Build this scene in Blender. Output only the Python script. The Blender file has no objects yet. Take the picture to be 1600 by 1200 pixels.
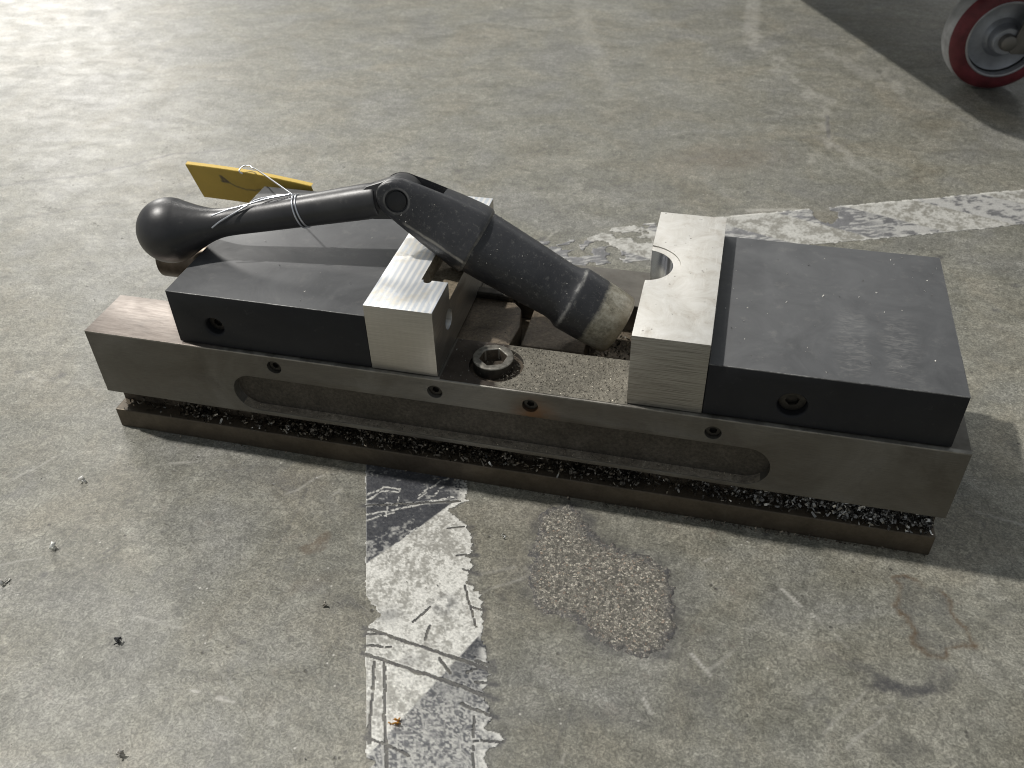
import bpy, bmesh, math, random
import numpy as np
from mathutils import Vector, Matrix
random.seed(7)
rng = np.random.default_rng(7)
S = 0.001                       # the plan is in millimetres
sc = bpy.context.scene
COL = sc.collection

# ------------------------------------------------------------------ camera
RC = [[0.97132072, 0.23670846, -0.02247569],
      [0.13400086, -0.62303739, -0.77062843],
      [-0.19641747, 0.7455156, -0.63688827]]
CAM = Vector((430.2965, -435.5108, 468.404))
cd = bpy.data.cameras.new('camera')
cam = bpy.data.objects.new('camera', cd); COL.objects.link(cam)
r, d, f = Vector(RC[0]), Vector(RC[1]), Vector(RC[2])
m = Matrix((r, -d, -f)).transposed().to_4x4(); m.translation = CAM*S
cam.matrix_world = m
cd.sensor_width = 36; cd.lens = 1418.3/1600*36
cd.clip_start = 0.01; cd.clip_end = 200
cd.dof.use_dof = True; cd.dof.focus_distance = 0.60; cd.dof.aperture_fstop = 14.0
sc.camera = cam

# ------------------------------------------------------------------ light
w = bpy.data.worlds.new('World'); sc.world = w; w.use_nodes = True
bg = w.node_tree.nodes['Background']
bg.inputs['Color'].default_value = (0.90, 0.96, 1.0, 1); bg.inputs['Strength'].default_value = 0.245
sc.view_settings.view_transform = 'Standard'; sc.view_settings.look = 'None'
sc.cycles.filter_width = 1.05
sc.view_settings.exposure = 0; sc.view_settings.gamma = 1

def area(name, loc, target, power, sx, sy, col):
    l = bpy.data.lights.new(name, 'AREA'); l.shape = 'RECTANGLE'; l.size = sx; l.size_y = sy
    l.energy = power; l.color = col
    o = bpy.data.objects.new(name, l); COL.objects.link(o); o.location = loc
    o.rotation_euler = (Vector(target)-Vector(loc)).to_track_quat('-Z', 'Y').to_euler()
    return o
area('high_bay_lamp', (0.34-0.58*3.9, 0.08+0.075*3.9, 3.9), (0.0, 0.3, 0), 168, 0.14, 0.12, (1.0, 0.965, 0.915))
for i, (x, y, z, p) in enumerate([(-3.0, 6.5, 5.6, 90), (0.6, 8.5, 5.6, 30), (-9.0, 10.5, 4.6, 560), (4.5, 12, 5.6, 30)]):
    area('ceiling_lamp', (x, y, z), (x*0.55, y*0.5, 0), p, 2.4, 0.7, (1.0, 0.97, 0.92))

# ------------------------------------------------------------------ noise for meshes
TAB = rng.random((256, 256))
def vn(x, y):
    xi = np.floor(x).astype(int); yi = np.floor(y).astype(int)
    fx = x-xi; fy = y-yi; fx = fx*fx*(3-2*fx); fy = fy*fy*(3-2*fy)
    a = TAB[xi % 256, yi % 256]; b = TAB[(xi+1) % 256, yi % 256]
    c = TAB[xi % 256, (yi+1) % 256]; e = TAB[(xi+1) % 256, (yi+1) % 256]
    return a*(1-fx)*(1-fy)+b*fx*(1-fy)+c*(1-fx)*fy+e*fx*fy
def fbm(x, y, o=4, off=0):
    s = 0; t = 0; a = 1
    for i in range(o):
        s = s+a*vn(x*2**i+off+17.3*i, y*2**i+off*1.7+9.1*i); t += a; a *= .5
    return s/t
def sm(a, b, x):
    t = np.clip((x-a)/(b-a), 0, 1); return t*t*(3-2*t)
def seg(x, y, A, B):
    dx, dy = B[0]-A[0], B[1]-A[1]; L = dx*dx+dy*dy
    t = np.clip(((x-A[0])*dx+(y-A[1])*dy)/L, 0, 1)
    return np.hypot(x-A[0]-t*dx, y-A[1]-t*dy), t
def inpoly(x, y, P):
    ins = np.zeros(x.shape, bool); n = len(P)
    dmin = np.full(x.shape, 1e9)
    for i in range(n):
        (x0, y0), (x1, y1) = P[i], P[(i+1) % n]
        dmin = np.minimum(dmin, seg(x, y, P[i], P[(i+1) % n])[0])
        c = ((y0 > y) != (y1 > y)) & (x < (x1-x0)*(y-y0)/((y1-y0) if y1 != y0 else 1e-9)+x0)
        ins ^= c
    return np.where(ins, dmin, -dmin)       # signed distance, positive inside

# ------------------------------------------------------------------ node helpers
class NT:
    def __init__(s, name):
        s.m = bpy.data.materials.new(name); s.m.use_nodes = True
        s.t = s.m.node_tree; s.b = s.t.nodes['Principled BSDF']
    def n(s, typ, **kw):
        o = s.t.nodes.new(typ)
        for k, v in kw.items():
            setattr(o, k, v)
        return o
    def put(s, sock, v):
        if isinstance(v, bpy.types.NodeSocket): s.t.links.new(v, sock)
        elif isinstance(v, (tuple, list)) and len(v) == 3 and sock.type == 'RGBA': sock.default_value = (*v, 1)
        else: sock.default_value = v
    def pos(s, scale=(1, 1, 1), rot=(0, 0, 0), obj=False):
        if obj:
            src = s.n('ShaderNodeTexCoord').outputs['Object']
        else:
            src = s.n('ShaderNodeNewGeometry').outputs['Position']
        mp = s.n('ShaderNodeMapping'); s.put(mp.inputs['Vector'], src)
        mp.inputs['Scale'].default_value = scale; mp.inputs['Rotation'].default_value = rot
        return mp.outputs[0]
    def noise(s, vec, scale, detail=4, rough=.55, dist=0):
        o = s.n('ShaderNodeTexNoise'); s.put(o.inputs['Vector'], vec)
        o.inputs['Scale'].default_value = scale; o.inputs['Detail'].default_value = detail
        o.inputs['Roughness'].default_value = rough; o.inputs['Distortion'].default_value = dist
        return o.outputs[0]
    def vor(s, vec, scale, feature='F1', out='Distance'):
        o = s.n('ShaderNodeTexVoronoi', feature=feature); s.put(o.inputs['Vector'], vec)
        o.inputs['Scale'].default_value = scale
        return o.outputs[out]
    def ramp(s, v, stops):
        o = s.n('ShaderNodeValToRGB'); s.put(o.inputs[0], v)
        e = o.color_ramp.elements
        while len(e) < len(stops): e.new(.5)
        for k, (p, c) in enumerate(stops):
            e[k].position = p; e[k].color = (*c, 1) if isinstance(c, tuple) else (c, c, c, 1)
        return o.outputs[0]
    def rng(s, v, a, b, c, e):
        o = s.n('ShaderNodeMapRange'); s.put(o.inputs[0], v)
        for i, q in enumerate((a, b, c, e)): o.inputs[i+1].default_value = q
        return o.outputs[0]
    def mix(s, f, a, b, mode='MIX'):
        o = s.n('ShaderNodeMix', data_type='RGBA', blend_type=mode)
        s.put(o.inputs[0], f); s.put(o.inputs[6], a); s.put(o.inputs[7], b)
        return o.outputs[2]
    def math(s, op, a, b=0.0):
        o = s.n('ShaderNodeMath', operation=op); s.put(o.inputs[0], a); s.put(o.inputs[1], b)
        return o.outputs[0]
    def attr(s, name, out='Color'):
        return s.n('ShaderNodeAttribute', attribute_name=name).outputs[out]
    def sep(s, v):
        o = s.n('ShaderNodeSeparateXYZ'); s.put(o.inputs[0], v); return o.outputs
    def bump(s, h, strength=.2, dist=.001):
        o = s.n('ShaderNodeBump'); s.put(o.inputs['Height'], h)
        o.inputs['Strength'].default_value = strength; o.inputs['Distance'].default_value = dist
        s.put(s.b.inputs['Normal'], o.outputs[0])
    def out(s, col=None, rough=None, metal=None, spec=None):
        for k, v in (('Base Color', col), ('Roughness', rough), ('Metallic', metal), ('Specular IOR Level', spec)):
            if v is not None: s.put(s.b.inputs[k], v)
        return s.m

# ------------------------------------------------------------------ materials
def concrete():
    n = NT('concrete')
    p = n.pos()
    smear = n.pos((3.4, 5.4, 5), (0, 0, math.radians(8)))
    big = n.noise(p, 2.6, 4, .55, .6)
    mid = n.noise(smear, 5.0, 7, .58, 1.0)
    vein = n.noise(n.pos((6, 10, 5), (0, 0, math.radians(-14))), 4.2, 11, .70, 2.6)
    worm = n.noise(p, 260, 3, .6, 1.6)
    fine = n.noise(p, 110, 6, .72, .6)
    grit = n.noise(p, 700, 3, .7)
    c = n.ramp(mid, [(.32, (.178, .174, .143)), (.5, (.220, .215, .180)), (.68, (.266, .259, .221))])
    c = n.mix(n.rng(vein, .54, .72, 0, .26), c, (.36, .345, .30))
    c = n.mix(n.rng(vein, .44, .28, 0, .42), c, (.135, .129, .108))
    tint = n.ramp(n.noise(p, 9, 5, .6, .8), [(.34, (.97, .98, 1.04)), (.5, (1, 1, 1)), (.66, (1.04, 1.0, .95))])
    c = n.mix(1.0, c, tint, 'MULTIPLY')
    c = n.mix(1.0, c, n.ramp(big, [(.34, .90), (.66, 1.08)]), 'MULTIPLY')
    c = n.mix(1.0, c, n.ramp(fine, [(.34, .80), (.5, 1.0), (.66, 1.20)]), 'MULTIPLY')
    c = n.mix(1.0, c, n.ramp(worm, [(.36, .74), (.5, .98), (.64, 1.32)]), 'MULTIPLY')
    c = n.mix(1.0, c, n.ramp(grit, [(.36, .72), (.64, 1.28)]), 'MULTIPLY')
    # faint red and blue-grey flecks in the paste
    fl = n.noise(p, 48, 5, .75)
    c = n.mix(n.rng(fl, .60, .74, 0, .22), c, (.27, .195, .15))
    c = n.mix(n.rng(n.noise(n.pos((1, 1, 1), (0, 0, 2)), 20, 6, .7, 1.2), .57, .72, 0, .30), c, (.145, .145, .15))
    # pits and specks
    v = n.vor(p, 105); spk = n.noise(p, 38, 2, .5)
    pit = n.math('MULTIPLY', n.rng(v, .17, .07, 0, 1), n.rng(spk, .56, .63, 0, 1))
    c = n.mix(n.math('MULTIPLY', pit, .8), c, (.055, .052, .046))
    v2 = n.vor(n.pos((1, 1, 1), (0, 0, 1)), 150)
    wsp = n.math('MULTIPLY', n.rng(v2, .14, .06, 0, 1), n.rng(n.noise(p, 23, 2, .5), .57, .64, 0, 1))
    c = n.mix(n.math('MULTIPLY', wsp, .75), c, (.66, .64, .58))
    a = n.sep(n.attr('stain_and_light', 'Vector'))
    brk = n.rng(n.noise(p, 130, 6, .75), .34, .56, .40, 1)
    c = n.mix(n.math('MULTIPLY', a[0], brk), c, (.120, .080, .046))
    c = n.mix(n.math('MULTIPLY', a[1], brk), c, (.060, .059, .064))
    c = n.mix(n.math('MULTIPLY', a[2], brk), c, (.60, .58, .53))
    rough = n.rng(n.noise(smear, 7, 6, .6, .5), .3, .7, .40, .52)
    h = n.math('ADD', n.math('MULTIPLY', worm, .6), n.math('ADD', n.math('MULTIPLY', grit, .3), n.math('MULTIPLY', vein, .7)))
    h = n.math('SUBTRACT', h, n.math('MULTIPLY', pit, .9))
    n.bump(h, .45, .0009)
    return n.out(c, rough, 0, .5)

def steel_body():
    n = NT('oily_ground_steel'); p = n.pos()
    brush = n.noise(n.pos((4, 4, 90)), 22, 6, .65)
    blot = n.noise(p, 16, 6, .62, .8)
    c = n.ramp(blot, [(.30, (.122, .112, .097)), (.5, (.178, .168, .149)), (.70, (.235, .225, .204))])
    c = n.mix(1.0, c, n.ramp(brush, [(.3, .84), (.7, 1.14)]), 'MULTIPLY')
    # grime toward random patches, rust near one screw hole
    g = n.noise(p, 60, 6, .7)
    c = n.mix(n.rng(g, .55, .74, 0, .55), c, (.07, .056, .040))
    vd = n.n('ShaderNodeVectorMath', operation='DISTANCE'); n.put(vd.inputs[0], p); vd.inputs[1].default_value = (.330, 0, .073)
    c = n.mix(n.math('MULTIPLY', n.rng(vd.outputs['Value'], .004, .019, .75, 0), n.rng(g, .35, .6, .3, 1)), c, (.17, .075, .022))
    ed = n.math('MULTIPLY', n.rng(n.sep(p)[2], .0896, .0906, 0, 1), n.rng(n.sep(p)[1], .0036, .0022, 0, 1))
    c = n.mix(n.math('MULTIPLY', ed, n.rng(g, .40, .60, .25, .85)), c, (.42, .40, .36))
    # worn brown blush on the top face of the bare tail
    nz = n.sep(n.n('ShaderNodeNewGeometry').outputs['Normal'])[2]
    xx = n.sep(p)[0]
    top = n.math('MULTIPLY', n.rng(nz, .6, .9, 0, 1), n.rng(xx, .10, .11, 1, 0))
    streak = n.noise(n.pos((8, 60, 8)), 9, 6, .7)
    c = n.mix(top, c, n.ramp(streak, [(.3, (.17, .145, .128)), (.7, (.31, .275, .248))]))
    fn = n.noise(p, 700, 3, .6)
    n.bump(n.math('ADD', brush, n.math('MULTIPLY', fn, .5)), .10, .0004)
    return n.out(c, n.rng(blot, .3, .7, .40, .56), n.rng(g, .5, .75, .85, .35), .5)

def dirty_steel(name, dark, light, metal=.25, rough=.62, grain=.45):
    n = NT(name); p = n.pos()
    a = n.noise(p, 45, 7, .7, .5); b = n.noise(p, 420, 4, .7)
    c = n.ramp(a, [(.30, dark), (.72, light)])
    c = n.mix(1.0, c, n.ramp(b, [(.28, 1-grain), (.72, 1+grain)]), 'MULTIPLY')
    n.bump(n.math('ADD', a, b), .35*grain/.45, .0008)
    return n.out(c, rough, metal, .5)

def bed_dust():
    n = NT('dust_caked_steel'); p = n.pos()
    a = n.noise(p, 60, 6, .7); b = n.noise(p, 650, 4, .75)
    x = n.sep(p)[0]
    edge = n.math('ADD', x, n.math('MULTIPLY', n.noise(p, 120, 3, .6), .006))
    dusty = n.rng(edge, .3045, .3085, 0, 1)
    clean = n.ramp(a, [(.3, (.05, .042, .034)), (.7, (.105, .086, .072))])
    du = n.ramp(a, [(.3, (.155, .145, .118)), (.7, (.27, .25, .205))])
    du = n.mix(1.0, du, n.ramp(b, [(.28, .5), (.72, 1.5)]), 'MULTIPLY')
    c = n.mix(dusty, clean, du)
    n.bump(n.math('MULTIPLY', b, dusty), .6, .0012)
    return n.out(c, n.rng(dusty, 0, 1, .42, .85), n.rng(dusty, 0, 1, .45, .05), .5)

def black_oxide(scuff=False):
    n = NT('black_oxide_steel' + ('_scuffed' if scuff else '')); p = n.pos()
    a = n.noise(p, 20, 6, .6, .5); b = n.noise(p, 500, 4, .65)
    c = n.ramp(a, [(.3, (.013, .0137, .0165)), (.7, (.021, .022, .0255))])
    nz = n.sep(n.n('ShaderNodeNewGeometry').outputs['Normal'])[2]
    top = n.math('MULTIPLY', n.rng(nz, .5, .95, 0, 1), n.rng(n.sep(p)[2], .1285, .1295, 0, 1))
    # reflected ceiling light painted grey into the upper faces
    sheen = n.noise(n.pos((1, 1, 1), (0, 0, .4)), 24, 7, .68, 1.0)
    c = n.mix(n.math('MULTIPLY', top, n.rng(sheen, .30, .70, .40, .72)), c, (.180, .184, .188))
    c = n.mix(n.math('MULTIPLY', top, n.rng(n.noise(p, 85, 6, .7), .56, .75, 0, .3)), c, (.25, .245, .23))
    lst = n.rng(n.noise(n.pos((60, 60, 60), (0, 0, .3)), 3.4, 8, .75, .5), .60, .72, 0, .5)
    c = n.mix(n.math('MULTIPLY', lst, .5), c, (.11, .11, .105))
    if scuff:
        x, y, z = n.sep(p)
        bx = n.math('MULTIPLY', n.rng(x, .507, .516, 0, 1), n.rng(x, .552, .562, 1, 0))
        gap = n.math('ABSOLUTE', n.math('SUBTRACT', x, .5335))
        by = n.math('MULTIPLY', n.rng(y, .004, .016, 0, 1), n.rng(y, .066, .082, 1, 0))
        st = n.noise(n.pos((22, 80, 1), (0, 0, .06)), 4.5, 6, .7, 1.2)
        k = n.math('MULTIPLY', n.math('MULTIPLY', bx, by), n.math('MULTIPLY', n.rng(gap, .003, .007, 0, 1), n.rng(st, .46, .72, 0, .42)))
        c = n.mix(n.math('MULTIPLY', k, top), c, (.34, .335, .32))
    n.bump(n.math('ADD', b, n.math('MULTIPLY', a, .5)), .08, .0004)
    return n.out(c, n.rng(sheen, .3, .7, .42, .56), 0, .30)

def milled_alu():
    n = NT('milled_aluminium'); p = n.pos()
    x, y, z = n.sep(p)
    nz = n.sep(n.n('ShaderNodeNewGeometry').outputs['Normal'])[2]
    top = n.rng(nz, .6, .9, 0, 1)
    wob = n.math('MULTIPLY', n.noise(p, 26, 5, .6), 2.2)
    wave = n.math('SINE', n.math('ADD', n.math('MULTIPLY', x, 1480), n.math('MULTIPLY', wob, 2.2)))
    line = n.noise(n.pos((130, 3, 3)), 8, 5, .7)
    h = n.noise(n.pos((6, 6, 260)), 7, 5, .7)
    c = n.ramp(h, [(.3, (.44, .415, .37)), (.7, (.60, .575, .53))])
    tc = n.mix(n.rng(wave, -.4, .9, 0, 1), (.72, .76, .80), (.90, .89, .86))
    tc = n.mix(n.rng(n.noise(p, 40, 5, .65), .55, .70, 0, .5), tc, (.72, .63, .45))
    c = n.mix(top, c, tc)  # lamp reflection painted near white into the top face
    n.bump(n.math('ADD', n.math('MULTIPLY', n.math('MULTIPLY', wave, top), .16), n.math('ADD', h, line)), .10, .0005)
    return n.out(c, n.math('ADD', n.rng(top, 0, 1, .40, .44), n.rng(wave, -1, 1, -.05, .05)), n.rng(top, 0, 1, .92, .45), .5)

def matte_alu():
    n = NT('worn_aluminium'); p = n.pos()
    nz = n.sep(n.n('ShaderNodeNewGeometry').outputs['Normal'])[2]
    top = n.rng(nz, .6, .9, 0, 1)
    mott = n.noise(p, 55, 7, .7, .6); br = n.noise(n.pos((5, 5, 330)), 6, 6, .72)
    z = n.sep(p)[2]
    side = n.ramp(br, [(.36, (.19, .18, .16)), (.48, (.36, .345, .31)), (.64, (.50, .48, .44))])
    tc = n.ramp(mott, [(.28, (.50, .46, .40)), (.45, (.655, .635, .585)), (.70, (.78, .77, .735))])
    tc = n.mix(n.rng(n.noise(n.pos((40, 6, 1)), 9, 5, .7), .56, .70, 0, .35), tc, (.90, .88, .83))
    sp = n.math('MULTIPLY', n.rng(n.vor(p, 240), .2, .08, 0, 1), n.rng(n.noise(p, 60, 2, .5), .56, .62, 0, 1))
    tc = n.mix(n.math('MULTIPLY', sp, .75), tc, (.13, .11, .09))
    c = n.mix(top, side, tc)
    n.bump(n.math('ADD', br, mott), .10, .0005)
    return n.out(c, n.rng(top, 0, 1, .42, .55), n.rng(top, 0, 1, .88, .30), .5)

def handle_black():
    n = NT('black_handle_steel'); p = n.pos(obj=True)
    a = n.noise(p, 30, 6, .65); b = n.noise(p, 420, 4, .65)
    c = n.ramp(a, [(.3, (.022, .022, .024)), (.7, (.042, .041, .042))])
    c = n.mix(n.rng(n.noise(p, 120, 5, .75), .62, .78, 0, .4), c, (.15, .145, .135))
    n.bump(n.math('ADD', a, n.math('MULTIPLY', b, .6)), .16, .0006)
    return n.out(c, n.rng(a, .3, .7, .31, .45), .0, .7)

def socket_black(forked=False):
    n = NT('worn_black_fork_steel' if forked else 'worn_black_socket_steel'); p = n.pos(obj=True)
    x, y, z = n.sep(p)
    a = n.noise(p, 35, 6, .65); b = n.noise(p, 600, 4, .7)
    c = n.ramp(a, [(.3, (.024, .025, .029)), (.7, (.048, .049, .054))])
    # fine grey dust in speckles
    c = n.mix(n.rng(n.noise(p, 330, 5, .85), .55, .70, 0, .55), c, (.22, .215, .20))
    xw = n.math('ADD', x, n.math('MULTIPLY', n.math('SUBTRACT', n.noise(p, 70, 5, .7), .5), .010))
    ring = n.math('MULTIPLY', n.rng(n.math('ABSOLUTE', n.math('SUBTRACT', xw, .1335)), .0004, .0017, 1, 0), n.rng(n.noise(p, 60, 4, .7), .40, .62, .05, .7))
    c = n.mix(ring, c, (.34, .335, .31))
    ring2 = n.math('MULTIPLY', n.rng(n.math('ABSOLUTE', n.math('SUBTRACT', xw, .110)), .0004, .0012, 1, 0), n.rng(n.noise(p, 45, 4, .7), .52, .66, 0, .6))
    c = n.mix(ring2, c, (.36, .35, .33))
    if forked:
        ln = n.math('MULTIPLY', n.rng(n.math('ABSOLUTE', n.math('ADD', n.math('ADD', z, n.math('MULTIPLY', n.math('SUBTRACT', n.noise(p, 90, 4, .6), .5), .002)), .0112)), .0004, .0014, 1, 0), n.rng(n.noise(p, 70, 4, .7), .36, .55, .25, .85))
        ln = n.math('MULTIPLY', ln, n.rng(x, .009, .012, 0, 1))
        c = n.mix(ln, c, (.33, .31, .27))
        lip = n.math('MULTIPLY', n.rng(x, .0573, .0582, 0, 1), n.rng(n.noise(p, 90, 4, .7), .4, .6, .15, .7))
        c = n.mix(lip, c, (.26, .25, .23))
        rr = n.math('SQRT', n.math('ADD', n.math('MULTIPLY', x, x), n.math('MULTIPLY', z, z)))
        rim = n.math('MULTIPLY', n.rng(n.math('ABSOLUTE', n.math('SUBTRACT', rr, .0085)), .0003, .0009, 1, 0), n.rng(n.noise(p, 50, 4, .7), .38, .6, .1, .6))
        c = n.mix(rim, c, (.22, .215, .205))
        lip2 = n.math('MULTIPLY', n.math('MULTIPLY', n.rng(rr, .0134, .0146, 0, 1), n.rng(x, .002, -.004, 0, 1)), n.rng(n.noise(p, 60, 4, .7), .4, .6, .1, .75))
        c = n.mix(lip2, c, (.30, .295, .285))
    bare = n.rng(xw, .1505, .1535, 0, 1)
    bc = n.ramp(n.noise(p, 160, 6, .8), [(.30, (.12, .110, .082)), (.5, (.34, .32, .255)), (.70, (.56, .54, .46))])
    bc = n.mix(n.rng(x, .163, .171, 0, .5), bc, (.33, .265, .17))
    c = n.mix(bare, c, bc)
    n.bump(n.math('ADD', a, b), .18, .0006)
    return n.out(c, n.rng(bare, 0, 1, .38, .46), n.math('MULTIPLY', bare, .35), .55)

def plain(name, col, rough=.5, metal=0, var=.18, scale=60, bumpd=.1, spec=.5):
    n = NT(name); p = n.pos(obj=True)
    a = n.noise(p, scale, 6, .65)
    c = n.ramp(a, [(.3, tuple(q*(1-var) for q in col)), (.7, tuple(min(1, q*(1+var)) for q in col))])
    n.bump(a, bumpd, .0005)
    return n.out(c, rough, metal, spec)

def attr_mat(name, rough, metal, bumps=None):
    n = NT(name)
    c = n.attr('tone')
    if bumps:
        n.bump(n.noise(n.pos(), bumps, 4, .7), .3, .0006)
    return n.out(c, rough, metal, .5)

def tape_mat():
    n = NT('worn_floor_tape'); p = n.pos()
    c = n.attr('tone')
    f1 = n.noise(p, 520, 5, .75); f2 = n.noise(p, 160, 6, .7)
    c = n.mix(1.0, c, n.ramp(f1, [(.28, .72), (.5, 1.0), (.72, 1.25)]), 'MULTIPLY')
    n.bump(n.math('ADD', f1, f2), .3, .0007)
    return n.out(c, n.rng(f2, .3, .7, .30, .5), 0, .5)

def patch_mat():
    n = NT('exposed_aggregate'); p = n.pos()
    v = n.vor(p, 760, 'F1', 'Color'); s = n.sep(v)
    c = n.ramp(s[0], [(0, (.11, .104, .090)), (.4, (.225, .212, .178)), (.8, (.34, .32, .268)), (1, (.62, .58, .49))])
    c = n.mix(n.rng(s[1], .93, .96, 0, .5), c, (.45, .33, .24))
    e = n.rng(n.vor(p, 760, 'DISTANCE_TO_EDGE'), 0, .16, .85, 0)
    c = n.mix(e, c, (.06, .055, .05))
    rim = n.attr('rim', 'Fac')
    c = n.mix(n.math('MULTIPLY', rim, n.rng(n.noise(p, 300, 4, .8), .35, .6, .95, .35)), c, (.070, .070, .078))
    n.bump(n.noise(p, 700, 4, .7), .5, .001)
    return n.out(c, .7, 0, .5)

MAT = dict(concrete=concrete(), body=steel_body(), bed=bed_dust(),
           groove=dirty_steel('dirty_groove_steel', (.050, .040, .029), (.150, .120, .088)),
           recess=dirty_steel('dark_recess_steel', (.055, .047, .037), (.110, .097, .079), .4, .5),
           pocket=dirty_steel('brown_pocket_aluminium', (.17, .14, .095), (.46, .39, .29), .35, .55),
           ledge=dirty_steel('lit_dusty_ledge_steel', (.13, .108, .082), (.34, .30, .24), .2, .65),  # dust tone plus the lit strip painted on the ledge
           bore=plain('polished_bore', (.62, .64, .68), .2, .95, .12, 30, .02),
           worn_edge=dirty_steel('worn_jaw_edge', (.05, .05, .052), (.30, .30, .295), .4, .45),
           flange=dirty_steel('rusty_flange_steel', (.078, .063, .046), (.145, .119, .088), .5, .42, .15),
           channel=dirty_steel('grimy_channel_steel', (.085, .068, .048), (.235, .190, .140), .2, .6),
           jaw=black_oxide(), jaw2=black_oxide(True), alu=milled_alu(), alu2=matte_alu(),
           handle=handle_black(), socket=socket_black(), fork_black=socket_black(True),
           screw=plain('dark_screw_steel', (.06, .055, .048), .45, .7, .4, 200),
           cap=plain('grey_cap_screw_steel', (.30, .285, .25), .40, .6, .45, 260, .3),
           pin=plain('black_pin_steel', (.022, .022, .023), .4, 0, .3),
           boss=plain('brown_screw_steel', (.13, .105, .08), .4, .7, .4, 90),
           wire=plain('galvanised_wire', (.74, .76, .80), .28, .95, .1),
           chips=attr_mat('metal_swarf', .30, .85), dust=attr_mat('pale_metal_dust', .55, .35),
           crumb=attr_mat('floor_crumb', .6, .05, 900), tape=tape_mat(), patch=patch_mat(),
           tread=plain('pale_worn_tread', (.42, .42, .425), .6, 0, .4, 45), red=plain('dark_red_tyre', (.165, .028, .036), .5, 0, .5, 35),
           rim=plain('cast_grey_rim', (.36, .38, .42), .4, .55, .3, 30), rimedge=plain('rim_lip_metal', (.42, .42, .44), .4, .6, .2),
           fork=plain('zinc_fork', (.20, .19, .175), .45, .7, .3, 40), deck=plain('cart_deck_steel', (.20, .21, .22), .5, .3, .2, 20))
MAT['tag'] = attr_mat('yellow_card', .5, 0, 300)

# ------------------------------------------------------------------ object helpers
def tag(o, label=None, cat=None, group=None, kind=None):
    for k, v in (('label', label), ('category', cat), ('group', group), ('kind', kind)):
        if v: o[k] = v
    return o
def empty(name, loc, label, cat, group=None):
    o = bpy.data.objects.new(name, None); COL.objects.link(o); o.location = Vector(loc)*S; o.empty_display_size = .02
    return tag(o, label, cat, group)
def obj(name, me, mat, parent=None, mw=None, smooth=False):
    o = bpy.data.objects.new(name, me); COL.objects.link(o)
    if mat is not None:
        me.materials.clear(); me.materials.append(mat)
    mw = mw or Matrix()
    base = Vector((0, 0, 0)); q = parent
    while q is not None: base += q.location; q = q.parent
    if parent: o.parent = parent
    if mw == Matrix():
        # keep each part's origin at its thing's base, vertices shifted to match
        me.transform(Matrix.Translation(-base)); o.location = (0, 0, 0)
    else:
        mm = mw.copy(); mm.translation = mm.translation-base; o.matrix_basis = mm
    if smooth: me.shade_smooth()
    return o
def me_from(bm, name='mesh'):
    me = bpy.data.meshes.new(name); bmesh.ops.recalc_face_normals(bm, faces=bm.faces); bm.to_mesh(me); bm.free(); return me
def box_bm(x0, x1, y0, y1, z0, z1, bev=0, seg=2):
    bm = bmesh.new(); bmesh.ops.create_cube(bm, size=1)
    for v in bm.verts:
        v.co = Vector(((x0+x1)/2+v.co.x*(x1-x0), (y0+y1)/2+v.co.y*(y1-y0), (z0+z1)/2+v.co.z*(z1-z0)))*S
    if bev: bmesh.ops.bevel(bm, geom=bm.edges[:], offset=bev*S, segments=seg, affect='EDGES', profile=.5)
    return bm
def box(*a, **k): return me_from(box_bm(*a, **k))
def prism(pts, axis, a, b, bev=0):
    """polygon pts in the plane normal to axis ('x','y','z'), extruded from a to b"""
    bm = bmesh.new()
    def P(u, v, t):
        return Vector({'x': (t, u, v), 'y': (u, t, v), 'z': (u, v, t)}[axis])*S
    A = [bm.verts.new(P(u, v, a)) for u, v in pts]; B = [bm.verts.new(P(u, v, b)) for u, v in pts]
    bm.faces.new(A); bm.faces.new(B)
    for i in range(len(pts)):
        j = (i+1) % len(pts); bm.faces.new((A[i], A[j], B[j], B[i]))
    bmesh.ops.recalc_face_normals(bm, faces=bm.faces)
    if bev:
        es = [e for e in bm.edges if e.calc_face_angle(0) > .5]
        bmesh.ops.bevel(bm, geom=es, offset=bev*S, segments=2, affect='EDGES', profile=.5)
    return me_from(bm)
def circ(cx, cy, r, n=40, a0=0, a1=2*math.pi):
    full = abs(a1-a0-2*math.pi) < 1e-6
    k = n if full else n+1
    return [(cx+r*math.cos(a0+(a1-a0)*i/n), cy+r*math.sin(a0+(a1-a0)*i/n)) for i in range(k)]
def lathe(prof, n=64):
    """profile (x, r) turned about the local X axis, ends closed when r = 0"""
    bm = bmesh.new(); rings = []
    for x, r_ in prof:
        if r_ < 1e-6: rings.append([bm.verts.new((x*S, 0, 0))])
        else: rings.append([bm.verts.new((x*S, r_*S*math.cos(2*math.pi*i/n), r_*S*math.sin(2*math.pi*i/n))) for i in range(n)])
    for A, B in zip(rings, rings[1:]):
        for i in range(n):
            j = (i+1) % n
            q = [A[i % len(A)], A[j % len(A)], B[j % len(B)], B[i % len(B)]]
            u = list(dict.fromkeys(q))
            if len(u) > 2: bm.faces.new(u)
    return me_from(bm)
def smooth_prof(pts, n=8):
    """Catmull-Rom through profile points"""
    out = []
    P = [pts[0]]+pts+[pts[-1]]
    for i in range(1, len(P)-2):
        for k in range(n):
            t = k/n
            o = []
            for c in (0, 1):
                a, b, cc, e = P[i-1][c], P[i][c], P[i+1][c], P[i+2][c]
                o.append(.5*(2*b+(cc-a)*t+(2*a-5*b+4*cc-e)*t*t+(3*b-a-3*cc+e)*t**3))
            out.append((o[0], max(o[1], 0)))
    out.append(pts[-1]); return out
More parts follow.
